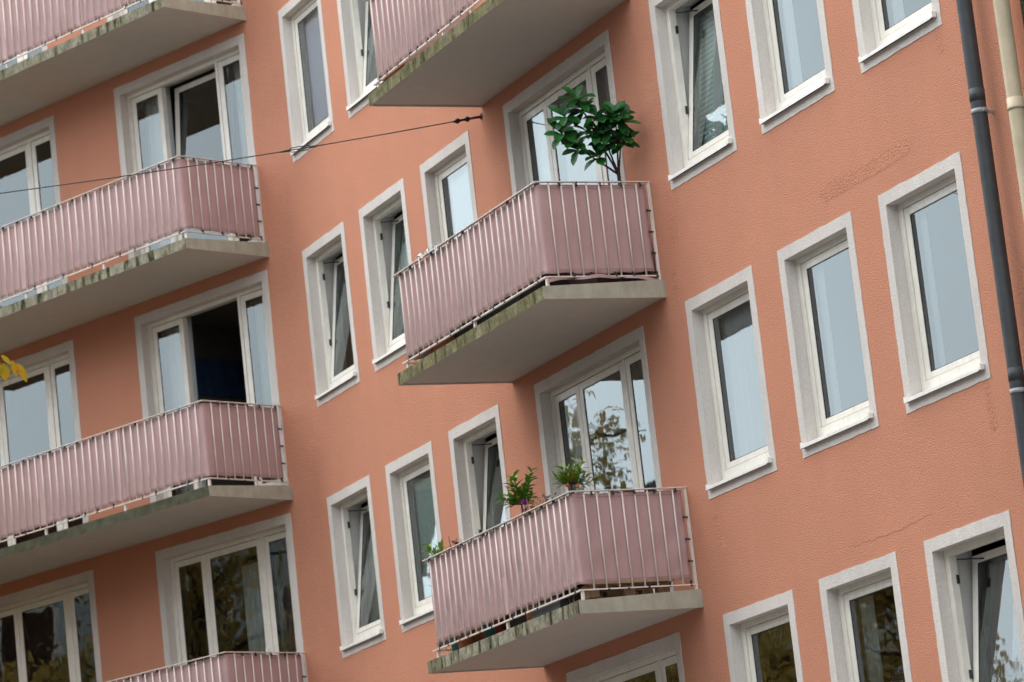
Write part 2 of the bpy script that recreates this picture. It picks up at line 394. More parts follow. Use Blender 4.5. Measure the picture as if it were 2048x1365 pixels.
for c,n in WINS:
    cx=WCX[c]; zb=z_(WB,n)+.085
    tilt=(c,n) in TILT
    w=bpart('window',FR,None,'B',(cx,0,zb),.003,'window tilted open inwards at the top' if tilt else None)
    obj('window_surround',surround(-OW/2,OW/2,0,OH),M['trim'],w)
    obj('sill',SI,None,w,bevel=.002)
    ang=-math.radians(R.uniform(7.6,8.4)) if tilt else 0
    obj('sash',SA,None,w,(0,REV+.046,.146),(ang,0,0),.004)
    obj('pane',PA,None,w,(0,REV+.046-.023*math.cos(ang),.146-.023*math.sin(ang)),(ang,0,0))
    if tilt:
        obj('striker',ST,None,w,(-OW/2+.073,REV+.052,.62)); obj('striker',ST,None,w,(-OW/2+.073,REV+.052,1.38))
        obj('tilt_stay',STAY,None,w,(-OW/2+.09,REV+.06,OH-.085))
    room('B',cx-OW/2,cx+OW/2,zb,zb+OH)
# balcony doors with three lights
DW=2.291; DHt=DT-BAND-DOORB
def dframe(wd):
    mb=MB(); mb.ring(0,wd,0,DHt,.065,.065,.05,.050,REV,REV+.07)
    mb.box(1.662,1.706,REV+.004,REV+.066,.05,DHt-.05); return mb
DFR={2.291:dframe(2.291).mesh('balcony_door',[M['frame']]),2.245:dframe(2.245).mesh('balcony_door',[M['frame']])}
for w,x0,x1,n in DOORS:
    wd=round(x1-x0,3); zb=z_(DOORB,n)
    d=bpart('balcony_door',DFR[wd],None,w,(x0,0,zb),.003)
    obj('door_surround',surround(0,wd,0,DHt,False),M['trim'],d)
    lights=[(.071,.645),(.652,1.656),(1.712,wd-.071)]
    for k,(a,b) in enumerate(lights):
        sw,sh=b-a,DHt-.05-.05-.012
        sm=cached(('ds',round(sw,3)),lambda:sash_mesh(sw,sh,.078,.070,.088).mesh('sash',[M['frame'],M['gasket']]))
        pm=cached(('dp',round(sw,3)),lambda:pane_mesh(sw,sh,.078,.070,.088).mesh('pane',[M['glass']]))
        loc=Vector(((a+b)/2,REV+.046,.056)); rot=(0,0,0)
        if w=='A' and n==1 and k==1 and x0>-3: rot=(-math.radians(5.0),0,0)
        if w=='A' and n==2 and k==1 and x0>-3:
            rot=(0,0,math.radians(-98)); loc=Vector((b-.02,REV+.12+sw/2,.056))
        obj('sash',sm,None,d,loc,rot,.004)
        e=Vector((0,-.023*math.cos(rot[0]),-.023*math.sin(rot[0]))); obj('pane',pm,None,d,loc+e if rot[2]==0 else loc+Vector((-.023,0,0)),rot)
        if k==1 and rot==(0,0,0):
            hb=MB(); hb.box(-.012,.012,-.012,0,0,.07); hb.box(-.010,.010,-.03,-.012,.02,.10)
            obj('handle',hb,M['sill'],d,(b-.04,REV+.046-.034,1.02))
    room(w,x0,x1,zb,zb+DHt,.25,3.0)
# coarse plaster patches, crack
def patch(x0,z0,x1,z1,wd,n=30):
    mb=MB(); d=Vector((x1-x0,0,z1-z0)); L=d.length; d/=L; nn=Vector((-d.z,0,d.x)); up=[];dn=[]
    for i in range(n+1):
        t=i/n; s=min(1,14*min(t,1-t)+.35)
        c=Vector((x0,0,z0))+d*L*t
        k1=.35+.65*mnoise.noise((x0+t*L*4,z0,1.5)); k2=.35+.65*mnoise.noise((x0+t*L*4,z0,9.5))
        a=c+nn*wd*.5*s*(1+.5*k1); b=c-nn*wd*.5*s*(1+.5*k2)
        up.append((a.x,-.0015,a.z)); dn.append((b.x,-.0015,b.z))
    for i in range(n):
        mb.face([dn[i],dn[i+1],up[i+1],up[i]])
        mb.face([up[i],up[i+1],(up[i+1][0],0,up[i+1][2]),(up[i][0],0,up[i][2])]); mb.face([dn[i+1],dn[i],(dn[i][0],0,dn[i][2]),(dn[i+1][0],0,dn[i+1][2])])
    bpart('plaster_patch',mb,M['patch'],'B')
patch(12.32,7.21,13.86,7.22,.12); patch(14.50,5.13,14.53,4.74,.09,14); patch(14.47,8.00,14.50,7.78,.09,12)
patch(9.66,7.95,9.58,7.52,.15,16); patch(9.50,7.30,9.50,6.98,.08,14); patch(9.72,5.04,9.82,4.64,.08,14)
mb=MB(); x=12.0; z=4.27; pr=None
while x<13.45:
    x+=.035; z+=R.uniform(-.012,.0155); wv=.0013*(1-abs((x-12.7)/.85)**2)+.0006
    cur=((x,-.0015,z-wv),(x,-.0015,z+wv))
    if pr: mb.face([pr[0],cur[0],cur[1],pr[1]])
    pr=cur
bpart('wall_crack',mb,M['crack'],'B')
# balcony slabs
def slab(w,x0,x1,dep,n,mossmat):
    mb=MB(); zb=z_(SB,n); f=.118; bk=.168; lip=.022; ld=.014
    y=-dep
    # perimeter lip + recessed soffit
    P=[(x0,y),(x1,y),(x1,0),(x0,0)]
    mb.face([(x0,y,zb),(x1,y,zb),(x1,y,zb+f),(x0,y,zb+f)],1)
    mb.face([(x1,y,zb),(x1,0,zb),(x1,0,zb+bk),(x1,y,zb+f)],0)
    mb.face([(x0,0,zb),(x0,y,zb),(x0,y,zb+f),(x0,0,zb+bk)],0)
    mb.face([(x0,y,zb+f),(x1,y,zb+f),(x1,0,zb+bk),(x0,0,zb+bk)],0)
    a,b,c=x0+lip,x1-lip,y+lip
    mb.face([(x0,y,zb),(a,c,zb),(b,c,zb),(x1,y,zb)],2); mb.face([(x1,y,zb),(b,c,zb),(b,0,zb),(x1,0,zb)],2); mb.face([(x0,0,zb),(a,0,zb),(a,c,zb),(x0,y,zb)],2)
    z2=zb+ld
    mb.face([(a,c,zb),(a,c,z2),(b,c,z2),(b,c,zb)],3); mb.face([(b,c,zb),(b,c,z2),(b,0,z2),(b,0,zb)],3); mb.face([(a,0,zb),(a,0,z2),(a,c,z2),(a,c,zb)],3)
    mb.face([(a,c,z2),(a,0,z2),(b,0,z2),(b,c,z2)],2)
    bpart('balcony_slab',mb,[M['concrete_side'],M[mossmat],M['soffit'],M['soffit']],w)
CS0,CS1,CD=5.743,9.301,1.222
AS0,AS1,AD=-7.25,-.322,1.238
slab('B',CS0,CS1,CD,1,'moss1'); slab('B',CS0,CS1,CD,2,'moss1'); slab('B',CS0,CS1,CD,3,'moss0')
slab('A',AS0,AS1,AD,0,'moss0'); slab('A',AS0,AS1,AD,1,'moss0'); slab('A',AS0,AS1,AD,2,'moss2'); slab('A',AS0,AS1,AD,3,'moss0')
# downpipe of the building
mb=MB(); mb.tube([(15.13,-.12,z) for z in (GZ,1,4,7,10,13,TOP)],.060,20)
dp=bpart('downpipe',mb,M['pipe'],'B')
for z in (7.12,4.92,2.7,9.3):
    b=MB(); b.tube([(15.13,-.12,z-.018),(15.13,-.12,z+.018)],.0645,20); b.box(15.12,15.14,-.058,.0,z-.012,z+.012); b.box(15.185,15.215,-.13,-.11,z-.012,z+.012)
    obj('pipe_clamp',b,M['steel'],dp)
for z in (7.20,5.0):
    b=MB(); b.tube([(15.13,-.12,z),(15.13,-.12,z+.10)],.0625,20); obj('pipe_socket',b,M['pipe'],dp)
# ---------------------------------------------------------------- neighbouring house
nb=thing('neighbouring_house','olive brown rendered house next to the grey downpipe, with a cream downpipe on its corner','building',tuple(wp('B',15.725,0,GZ)),ROTB)
mb=MB(); mb.box(0.0,.05,-.004,5,0,TOP-GZ+1); mb.box(.05,44,-.035,5,0,TOP-GZ+1); obj('wall',mb,M['neigh'],nb)  # wall run on far out of view to block sky from the right
mb=MB(); mb.tube([(-.07+.0,-.125,z) for z in (0,4,8,12,17)],.062,20); cp=obj('downpipe',mb,M['creampipe'],nb)
for z in (8.58,5.6):
    b=MB(); b.tube([(-.07,-.125,z),(-.07,-.125,z+.02),(-.07,-.125,z+.025),(-.07,-.125,z+.09)],[.069,.069,.0655,.0655],20); obj('pipe_socket',b,M['creampipe'],cp)
# ---------------------------------------------------------------- railings and screens
def railing(w,x0,x1,dep,n,label,group,step,first,nside,posts,side='R',left_ret=True):
    zt=z_(8.1964,n); zl=z_(7.312,n); zs=z_(SB+.118,n)
    t=thing('balcony_railing',label,'railing',tuple(wp(w,(x0+x1)/2,dep,zs)),ROT[w],group)
    ox=(x0+x1)/2
    L=lambda x,d,z:(x-ox,-(d-dep),z-zs)
    mb=MB(); h=.010
    a=L(x0-.018,dep,zt); b=L(x1+.018,dep,zt)
    mb.box(a[0],b[0],-.018,.018,zt-zs-h,zt-zs)
    for xx in (x0,x1): mb.box(xx-ox-.018,xx-ox+.018,.0185,dep,zt-zs-h,zt-zs)
    obj('handrail',mb,M['rail'],t,bevel=.002)
    mb=MB(); mb.box(x0-ox-.006,x1-ox+.006,-.013,.013,zl-zs-.012,zl-zs)
    for xx in (x0,x1): mb.box(xx-ox-.013,xx-ox+.013,.0135,dep,zl-zs-.012,zl-zs)
    obj('bottom_rail',mb,M['rail'],t)
    hh=zt-zl-h-.0005
    mb=MB(); mb.tube([(0,0,0),(0,0,hh)],.0085,8); BM=mb.mesh('baluster',[M['rail']])
    x=first
    while x>x0+.03:
        o=obj('baluster',BM,None,t,L(x,dep,zl)); o.rotation_euler=(wob(.002),wob(.002),0); x-=step
    sp=(dep-.016)/nside
    for xx in (x1,x0):
        for i in range(1,nside+1): obj('baluster',BM,None,t,L(xx,dep-i*sp,zl))
    mb=MB(); mb.box(-.014,.014,-.012,.012,0,zl-zs-.0125); PM=mb.mesh('post',[M['rail']])
    for x in posts: obj('post',PM,None,t,L(x,dep-.014,zs))
    obj('post',PM,None,t,L(x1-.016,dep-.014,zs))
    mb=MB(); mb.box(-.012,.012,-.012,.012,z_(SB+.165,n)-zs,zt-zs-h-.001); obj('wall_post',mb,M['rail'],t,L(x1,.016,zs))
    return t
TIE=MB(); TIE.box(-.006,.006,-.012,.012,-.022,.016); TIE.box(-.010,.010,-.016,-.008,-.034,-.020); TIEM=TIE.mesh('cable_tie',[M['tie']])
def screen(w,x0,x1,dep,n,label,joints,seed,ztop=8.172,zbot=7.345,sag=None):
    """dusty pink canvas tied to the inside of the balusters"""
    zs=z_(SB+.118,n); ox=(x0+x1)/2
    t=None
    e=.013; r=.035
    path=[(x0+e,.04)]
    # left return, rounded corner, front, rounded corner, right return
    def arc(cx,cd,a0,a1):
        for i in range(5):
            a=math.radians(a0+(a1-a0)*i/4); path.append((cx+r*math.cos(a),cd+r*math.sin(a)))
    path.append((x0+e,dep-e-r)); arc(x0+e+r,dep-e-r,180,90); path.append((x1-e-r,dep-e)); arc(x1-e-r,dep-e-r,90,0); path.append((x1-e,.045))
    # resample
    segs=[];tot=0
    for p,q in zip(path,path[1:]):
        l=math.hypot(q[0]-p[0],q[1]-p[1]); segs.append((tot,l,p,q)); tot+=l
    us=[]
    for s0,l,p,q in segs:
        k=max(1,int(l/.035)); us+=[s0+l*i/k for i in range(k)]
    us.append(tot)
    nz=26
    def at(u):
        for s0,l,p,q in segs:
            if u<=s0+l+1e-9:
                f=(u-s0)/l; return p[0]+(q[0]-p[0])*f,p[1]+(q[1]-p[1])*f,(q[1]-p[1])/l,-(q[0]-p[0])/l,(s0,l)
    mb=MB(); base=0; rows=[]
    for u in us:
        px,pd,nx,nd,(s0,l)=at(u)
        front=l>1.5 and abs(nx)<.1
        col=[]
        for j in range(nz+1):
            f=j/nz
            zt=z_(ztop,n)+.006*mnoise.noise((u*2.2,seed,0)); zb=z_(zbot,n)+.012*mnoise.noise((u*1.7,seed,5))+.006*math.sin(u*23)
            if sag: 
                zb+=sag(u/tot)
            z=zb+(zt-zb)*f
            env=math.sin(math.pi*min(1,max(0,f)))**.5
            nn=mnoise.noise((u*1.6+z*.9,seed*3.1,z*1.7))*.007+mnoise.noise((u*5-z*4.2,seed*1.7,z*2.5))*.0027*(4.5 if seed==3 else 1)+mnoise.noise((u*12+z*9,seed,z*6))*.0012
            off=-abs(.010+nn*env)   # inwards
            hem=min(f,1-f)*(zt-zb)
            if hem<.032: off+=.0025
            for jx in joints:
                if front and abs(px-jx)<.07: off+=.003
            # normal (inward = toward smaller d / interior)
            ix,idd=-(nd if False else 0),0
            # outward normal of path direction (dx,dd): rotate; path runs left->front->right, outward is to the left of travel in (x,d)
            dxn,ddn=-nd,nx   # direction of travel
            outx,outd=-ddn,dxn
            X=px+outx*off; D=pd+outd*off
            col.append((X-ox,-(D-dep),z-zs))
        rows.append(col)
    nzz=nz+1
    for c in rows: mb.v+=c
    for i in range(len(rows)-1):
        for j in range(nz):
            a=i*nzz+j; mb.f.append((a,a+nzz,a+nzz+1,a+1)); mb.m.append(0); mb.sm.append(True)
    o=obj('privacy_screen',mb,M['fabric'],None,tuple(wp(w,ox,dep,zs)),(0,0,ROT[w]))
    md=o.modifiers.new('thickness','SOLIDIFY'); md.thickness=.002; md.offset=0
    tag(o,label,'screen','pink privacy screens tied inside the balcony railings')
    zr0,zr1=z_(zbot,n)-zs,z_(ztop,n)-zs; y0=.0145
    for jx in joints:
        b=MB(); b.box(jx-ox-.055,jx-ox+.055,y0-.0008,y0,zr0+.012,zr1-.004); obj('overlap_strip',b,M['fabric_l'],o)
    for zz in (zr0+.034,zr1-.032):
        b=MB(); b.box(x0-ox+.06,x1-ox-.06,y0+.0010,y0+.0016,zz-.0016,zz+.0016); b.box(x1-ox-.0156,x1-ox-.0150,.06,dep-.06,zz-.0016,zz+.0016); obj('seam',b,M['seam'],o)
    # cable ties round the handrail and bottom rail
    x=x1-.12
    while x>x0+.1:
        obj('cable_tie',TIEM,None,o,(x-ox+wob(.02),-.002,z_(8.1964,n)-zs-.012),(0,wob(.25),0))
        if R.random()<.8: obj('cable_tie',TIEM,None,o,(x-ox+wob(.04),-.003,z_(7.312,n)-zs+.014),(0,wob(.4),0))
        x-=.268
    d=.10
    while d<dep-.05:
        obj('cable_tie',TIEM,None,o,(x1-ox+.004,dep-d+wob(.02),z_(8.1964,n)-zs-.014),(wob(.25),0,math.pi/2))
        obj('cable_tie',TIEM,None,o,(x1-ox+.004,dep-d+.05+wob(.05),z_(7.312,n)-zs+.018),(wob(.5),0,math.pi/2)); d+=.21
    for z in (7.52,7.72,7.92): obj('cable_tie',TIEM,None,o,(x1-ox+.002,dep-.04,z_(z,n)-zs),(0,math.pi/2,math.pi/2))
    return o
RG='cream balcony railings'
RX0,RX1,RD=5.762,9.234,1.1484
AX0,AX1,ADp=-7.18,-.3837,1.1687
for n,lb in ((1,'cream steel railing of the topmost middle balcony, cut off by the top edge'),(2,'cream steel railing of the middle balcony, below the large dark green pot plant'),(3,'cream steel railing of the lower middle balcony with citrus plants behind it')):
    railing('B',RX0,RX1,RD,n,lb,RG,.1345,9.119,9,(5.835,7.54))
for n,lb in ((0,'cream steel railing in the top left corner above the stained slab edge'),(1,'cream steel railing of the left balcony that the overhead wire crosses'),(2,'cream steel railing of the left balcony in front of the wide open door'),(3,'cream steel railing at the bottom edge on the left, lowest of the left stack')):
    railing('A',AX0,AX1,ADp,n,lb,RG,.130,-.51,9,(-7.1,-4.93,-3.41,-1.91))
screen('B',RX0,RX1,RD,1,'dusty pink canvas screen on the topmost balcony of the middle stack',(7.54,),1)
screen('B',RX0,RX1,RD,2,'dusty pink canvas screen on the middle balcony with a silver ribbon along its rail',(7.54,),2)
screen('B',RX0,RX1,RD,3,'creased dusty pink canvas screen on the balcony with the citrus plants',(7.54,),3,zbot=7.36)
screen('A',AX0,AX1,ADp,0,'dusty pink canvas screen in the top left corner with a dark fringe below it',(-3.45,-1.95),4)
screen('A',AX0,AX1,ADp,1,'dusty pink canvas screen on the left balcony crossed by the overhead wire',(-3.45,-1.95),5)
screen('A',AX0,AX1,ADp,2,'dusty pink canvas screen on the left balcony in front of the open door',(-3.45,-1.95),6)
screen('A',AX0,AX1,ADp,3,'dusty pink canvas screen at the bottom edge, on the lowest left balcony',(-3.45,-1.95),7)
# dark reed fringe hanging behind the top-left rail
mb=MB(); zt=z_(7.38,0)
x=-7.0
while x<-.55:
    if mnoise.noise((x*3,2,1))>-.25:
        l=R.uniform(.03,.075); a=wob(.03)
        mb.face([(x,wob(.01),0),(x+.010,wob(.01),0),(x+.006+a,wob(.02),-l)]); mb.face([(x,0.004,.05),(x+.011,0.004,.05),(x+.010,0.002,0),(x,0.002,0)])
    x+=R.uniform(.006,.02)
mb.tube([(-7.0,.006,.05),(-.55,.006,.05)],.008,6)
tag(obj('reed_fringe',mb,M['tie'],None,tuple(wp('A',0,ADp-.05,zt)),(0,0,ROTA)),'dark ragged reed mat fringe hanging below the screen in the top left corner','mat')
# ---------------------------------------------------------------- curtains and blinds
def curtain(w,cx,zb,x0,x1,z0,z1,mat,label,cat='curtain',y=.30,amp=.028,freq=11,flare=0,seed=0,name='curtain',tilt=0):
    mb=MB()
    nu=max(8,int((x1-x0)*50))
    def fn(u,v):
        x=x0+(x1-x0)*u+flare*(1-v)*(u if flare>0 else (1-u))
        yy=amp*math.sin(u*(x1-x0)*freq*6.28+1.3*mnoise.noise((u*3,seed,v*.6)))*(1-.35*v)+.5*amp*mnoise.noise((u*5,seed+4,v))
        return (x,yy,z0+(z1-z0)*v)
    mb.grid(fn,nu,10)
    o=obj(name,mb,mat,None,tuple(wp(w,cx,-y,zb)),(-math.radians(tilt),0,ROT[w]))
    tag(o,label,cat); return o
def wc(c,n,*a,**k): curtain('B',WCX[c],z_(WB,n)+.085,*a,**k)
hw=OW/2
wc('B1',1,-hw+.02,hw-.02,.1,OH-.03,M['lilac'],'lilac grey pleated blind closed behind the topmost window left of the middle balconies','blind',y=.20,amp=.0,name='pleated_blind')
wc('B2',1,-hw+.05,hw-.03,.03,OH-.05,M['teal_c'],'pale teal curtain in the tilted window left of the topmost middle balcony',y=.215,amp=.008,tilt=8)
wc('B1',2,-.12,hw+.15,-.1,OH,M['sheer'],'white sheer drape in the tilted window beside the left balcony, under the wire',y=.37,flare=-.25)
wc('B2',2,-hw+.05,hw-.03,.03,OH-.05,M['teal_c'],'pale teal net curtain in the tilted window left of the ribbon balcony',y=.215,amp=.008,tilt=8)
wc('B3',2,-hw+.01,hw-.01,.0,OH,M['white_c'],'bright white curtain in the closed window directly above the silver ribbon',y=.205,amp=.010)
wc('B1',3,-hw+.05,hw-.03,.03,OH-.05,M['grey_c'],'grey green drape in the lower tilted window beside the left balcony',y=.235,amp=.018,freq=6,tilt=8)
wc('B2',3,-hw+.01,hw-.01,.0,OH,M['teal_c'],'teal patterned net curtain in the closed window above the small leafy plant',y=.200,amp=.006)
wc('B3',3,-.16,hw-.03,.03,OH-.40,M['white_c'],'white lace curtain in the tilted window beside the citrus with purple flowers',y=.235,amp=.012,flare=-.16,tilt=8)
wc('D1',2,-hw+.02,hw-.02,.03,OH-.05,M['slats'],'grey green slatted blind in the tilted window right of the big pot plant','blind',y=.225,amp=.0,name='slatted_blind',tilt=8)
wc('D1',2,-.22,-.03,.03,OH-.05,M['sheer'],'sheer white curtain strip in front of the slatted blind',y=.208,amp=.006,tilt=8)
wc('D2',2,-hw+.02,-.22,.0,OH,M['white_c'],'white curtain strip in the top window with a small colourful ornament',y=.205,amp=.010)
wc('D3',2,-hw+.02,-.22,.0,OH,M['white_c'],'white curtain strip in the top window nearest the grey downpipe',y=.205,amp=.010)
wc('D1',3,-hw+.01,hw-.01,.0,OH,M['sheer'],'long white sheer curtain in the closed window right of the middle balcony slab',y=.215,amp=.020,freq=8)
wc('D2',3,-hw+.02,-.27,.0,OH,M['sheer'],'white curtain strip in the middle of three closed windows in the right row',y=.205,amp=.010)
wc('D3',3,-hw+.02,-.30,.0,OH,M['sheer'],'white curtain strip in the closed window beside the grey downpipe',y=.205,amp=.010)
wc('D2',4,-hw+.02,-.16,.0,OH,M['grey_c'],'grey curtain strip in the bottom window that mirrors trees, second from the right',y=.205,amp=.010)
wc('D3',4,-.05,hw-.03,.03,OH-.05,M['white_c'],'white curtain in the tilted window at the bottom right corner',y=.235,amp=.012,flare=-.12,tilt=8)
wc('D3',4,-hw+.08,-.10,.03,OH-.05,M['brown_c'],'brown drape beside the white curtain in the bottom right tilted window',y=.255,tilt=8)
def dc(w,x0o,n,*a,**k): curtain(w,x0o,z_(DOORB,n),*a,**k)
dc('B',6.3625,2,.07,.62,0,DHt,M['white_c'],'white curtain in the left light of the balcony door behind the big pot plant',y=.205,amp=.01)
dc('B',6.3625,2,.62,2.2,0,DHt,M['sheer'],'wide sheer white curtain in the balcony door behind the big pot plant',y=.215,amp=.012)
dc('B',6.3625,3,.07,.50,0,DHt,M['white_c'],'white curtain strip in the balcony door behind the citrus plants',y=.205,amp=.01)
dc('A',-2.745,1,.08,.60,0,DHt,M['sheer'],'sheer curtain in the left light of the tilted door above the wire',y=.30)
dc('A',-2.745,1,1.78,2.2,0,DHt,M['sheer'],'sheer curtain in the right light of the tilted door above the wire',y=.30)
dc('A',-2.745,2,.08,.60,0,DHt,M['sheer'],'sheer curtain in the left light of the wide open balcony door',y=.30)
dc('A',-2.745,2,1.74,2.2,0,DHt,M['grey_c'],'grey curtain in the right light of the wide open balcony door',y=.30)
dc('A',-2.745,3,.95,1.6,0,DHt-.25,M['grey_c'],'pale grey curtain in the middle light of the bottom left balcony door',y=.40)
dc('A',-2.745,3,1.74,2.2,0,DHt,M['brown_c'],'brown and grey drape in the right light of the bottom left balcony door',y=.30)
dc('A',-6.405,1,1.90,2.2,0,DHt,M['sheer'],'sheer curtain strip in the leftmost door, just above the wire',y=.30)
mb=MB(); mb.box(0,.02,-.75,.75,0,.46); o=obj('wall_picture',mb,M['navy'],None,tuple(wp('A',-2.985,-1.5,8.93)),(0,0,ROTA)); tag(o,'wide dark blue picture on the wall inside the open balcony door','picture')
# ---------------------------------------------------------------- overhead wire
A0=wp('B',5.715,0,9.853); dirn=Vector((math.sin(ROTB),-math.cos(ROTB),0))
# dirn as outward normal of wall B
dirn=Vector((-.909,-.417,0)); 
wr=thing('span_wire','thin dark overhead wire anchored to the wall and crossing in front of the left balcony','wire',tuple(A0))
def wpt(t): # t metres out from the wall
    return dirn*t+Vector((0,0,-.186*t+.0055*t*t))
mb=MB(); mb.tube([wpt(.32)]+[wpt(t) for t in (1,2,3,4,5,6,8,10,13,16,19,22)],.0055,6); obj('cable',mb,M['wire'],wr)
mb=MB(); mb.tube([dirn*-.02,wpt(.08),wpt(.14)],[.016,.014,.012],8); mb.tube([dirn*0.0,dirn*.006],.035,10); obj('wall_hook',mb,M['rust'],wr)
mb=MB(); mb.tube([wpt(.13),wpt(.15),wpt(.17),wpt(.19),wpt(.24),wpt(.26),wpt(.28),wpt(.30),wpt(.32)],[.011,.027,.028,.013,.012,.027,.028,.013,.008],12); obj('insulator',mb,M['black'],wr)
t0=1.86; mb=MB(); sd=Vector((0,0,1))*.022
for sg in (1,-1): mb.tube([wpt(t0),wpt(t0+.05)+sd*sg,wpt(t0+.22)+sd*sg,wpt(t0+.27)],.005,6)
mb.tube([wpt(t0-.06),wpt(t0-.02),wpt(t0+.02)],[.006,.012,.012],8); mb.tube([wpt(t0+.25),wpt(t0+.30),wpt(t0+.36)],[.012,.012,.006],8)
obj('turnbuckle',mb,M['wire'],wr)
# ---------------------------------------------------------------- plants
def leaf(mb,p,d,up,L,W,droop=.25,mi=0,shape='ob'):
    d=d.normalized(); s=d.cross(up)
    if s.length<1e-3: s=d.orthogonal()
    s.normalize(); u=s.cross(d).normalized()
    prof=[(0,.06),(.25,.5),(.5,.88),(.7,1),(.87,.72),(1,.05)] if shape=='ob' else [(0,.08),(.2,.7),(.45,1),(.7,.8),(.88,.4),(1,.03)]
    rows=[]
    for f,w in prof:
        c=p+d*L*f-u*(droop*L*f*f)
        h=W*.5*w
        rows.append((c-s*h+u*h*.35,c,c+s*h+u*h*.35))
    b=len(mb.v)
    for r in rows: mb.v+=[tuple(q) for q in r]
    for i in range(len(rows)-1):
        a=b+3*i
        for k in (0,1): mb.f.append((a+k,a+k+1,a+k+4,a+k+3)); mb.m.append(mi); mb.sm.append(True)
def rosette(mb,c,axis,n,L,W,mi=0,spread=.9,shape='ob',rr=R):
    axis=axis.normalized(); a=axis.orthogonal().normalized(); b=axis.cross(a); ph=rr.uniform(0,6)
    for k in range(n):
        an=ph+k*2.399; e=spread*(.5+.6*k/n)
        d=(a*math.cos(an)+b*math.sin(an))*math.sin(e)+axis*math.cos(e)
        leaf(mb,c+axis*.01*(n-k)*.4,d+Vector((0,0,-.05)),axis+Vector((0,0,.3)),L*rr.uniform(.75,1.1),W*rr.uniform(.85,1.1),rr.uniform(.1,.4),mi,shape)
def pot(mb,r,h,mi=0,ms=1):
    mb.tube([(0,0,0),(0,0,h*.85),(0,0,h*.86),(0,0,h)],[r*.75,r*.95,r*1.05,r*1.05],20,mi)
    mb.tube([(0,0,h),(0,0,h+.004)],r*.93,16,ms)
def bp(x,d,z): return Vector((x,-d,z))
def plant(name,label,cat,x,d,z,group=None):
    return thing(name,label,cat,tuple(wp('B',x,d,z)),ROTB,group)
# big broad-leaved plant
FL=lambda n:z_(SB,n)+.165
pl=plant('pot_plant','large dark green broad-leaved pot plant rising above the railing of the middle balcony','plant',9.05,.20,FL(2)-.01)
O=Vector((9.05,-.20,FL(2)-.01))
mb=MB(); pot(mb,.14,.26); obj('pot',mb,[M['dark_pot'],M['soil']],pl)
q=lambda x,d,z:Vector((x,-d,z))-O
base=q(9.05,.20,7.50); t1=q(9.086,.23,8.33)
mb=MB(); mb.tube([base,q(9.06,.215,7.9),t1],[.024,.021,.018],10)
cents=[(9.096,.563,8.99),(9.131,.399,8.80),(9.008,.66,8.85),(8.963,.69,8.70),(9.20,.25,8.80),(9.195,.21,8.74),(9.144,.30,8.68),(8.989,.551,8.55),(9.044,.384,8.47),(9.175,.21,8.60),(9.17,.18,8.56),(9.06,.47,8.68),(9.10,.33,8.56),(9.02,.60,8.62),(9.12,.40,8.68),(9.08,.50,8.90),(9.17,.28,8.82)]
lf=MB(); rr=random.Random(11)
limbs=[q(*cents[k]) for k in (0,3,1,4,9)]
fork=[t1.lerp(l,.5)+Vector((0,0,-.02)) for l in limbs]
for l,f in zip(limbs,fork): mb.tube([t1.lerp(base,.03),t1.lerp(f,.5)+Vector((0,0,-.012)),f,l],[.012,.009,.007,.004],7)
for i,(x,d,z) in enumerate(cents):
    c=q(x,d,z); k=min(range(5),key=lambda j:(fork[j]-c).length); f=fork[k]
    if (limbs[k]-c).length>.01: mb.tube([f,f.lerp(c,.5)+Vector((0,0,.012)),c],[.006,.0045,.003],6)
    ax=(c-t1).normalized()*.45+Vector((.62,-.30,.30))+Vector((rr.uniform(-.35,.35),rr.uniform(-.3,.3),rr.uniform(-.2,.2)))
    rosette(lf,c,ax,10 if i<6 else 8,.19 if i<9 else .165,.090,0,1.45,'ob',rr)
obj('stem',mb,M['stem'],pl); obj('foliage',lf,M['leaf_dark'],pl)
# citrus bushes and balcony flowers
def bush(name,label,x,d,z0,stems,mat,L,W,n,fruit,potmat,seed,ph=.28,pr=.12,pp=None,shape='lan'):
    rr=random.Random(seed); px_,pd_=pp or (x,d)
    fz=FL(3)-.02
    p=plant(name,label,'plant',x,d,fz); Oo=Vector((x,-d,fz))
    mb=MB(); pot(mb,pr,ph); obj('pot',mb,[M[potmat],M['soil']],p,(px_-x,d-pd_,0))
    st=MB(); lv=MB(); fork=Vector((x,-d,z0))-Oo
    st.tube([(px_-x,d-pd_,ph),fork*.6+Vector((.01,0,ph*.2)),fork],[.011,.009,.008],8)
    for (sx,sd,sz) in stems:
        e=Vector((sx,-sd,sz))-Oo; m=fork.lerp(e,.5)+Vector((0,0,-.03))
        st.tube([fork,m,e],[.006,.0045,.002],6)
        for i in range(n):
            f=.25+.75*(i+rr.random()*.6)/n; f=min(f,1); c=fork.lerp(m,f*2) if f<.5 else m.lerp(e,f*2-1)
            an=i*2.4; t=(e-fork).normalized(); a=t.orthogonal().normalized(); b=t.cross(a)
            dd=(a*math.cos(an)+b*math.sin(an))*.8+t*.75
            leaf(lv,c,dd,Vector((0,0,1)),L*rr.uniform(.7,1.15),W*rr.uniform(.8,1.1),.15,0,shape)
    obj('stem',st,M['stem'],p); obj('foliage',lv,M[mat],p)
    for (fx,fd,fz2) in fruit:
        s=MB(); c=Vector((fx,-fd,fz2))-Oo
        s.tube([c+Vector((0,0,.021*math.cos(a))) for a in [math.pi*i/8 for i in range(9)]][::-1],[max(.0008,.0185*math.sin(math.pi*i/8)) for i in range(9)][::-1],12); obj('fruit',s,M['orange'],p)
    return p,Oo
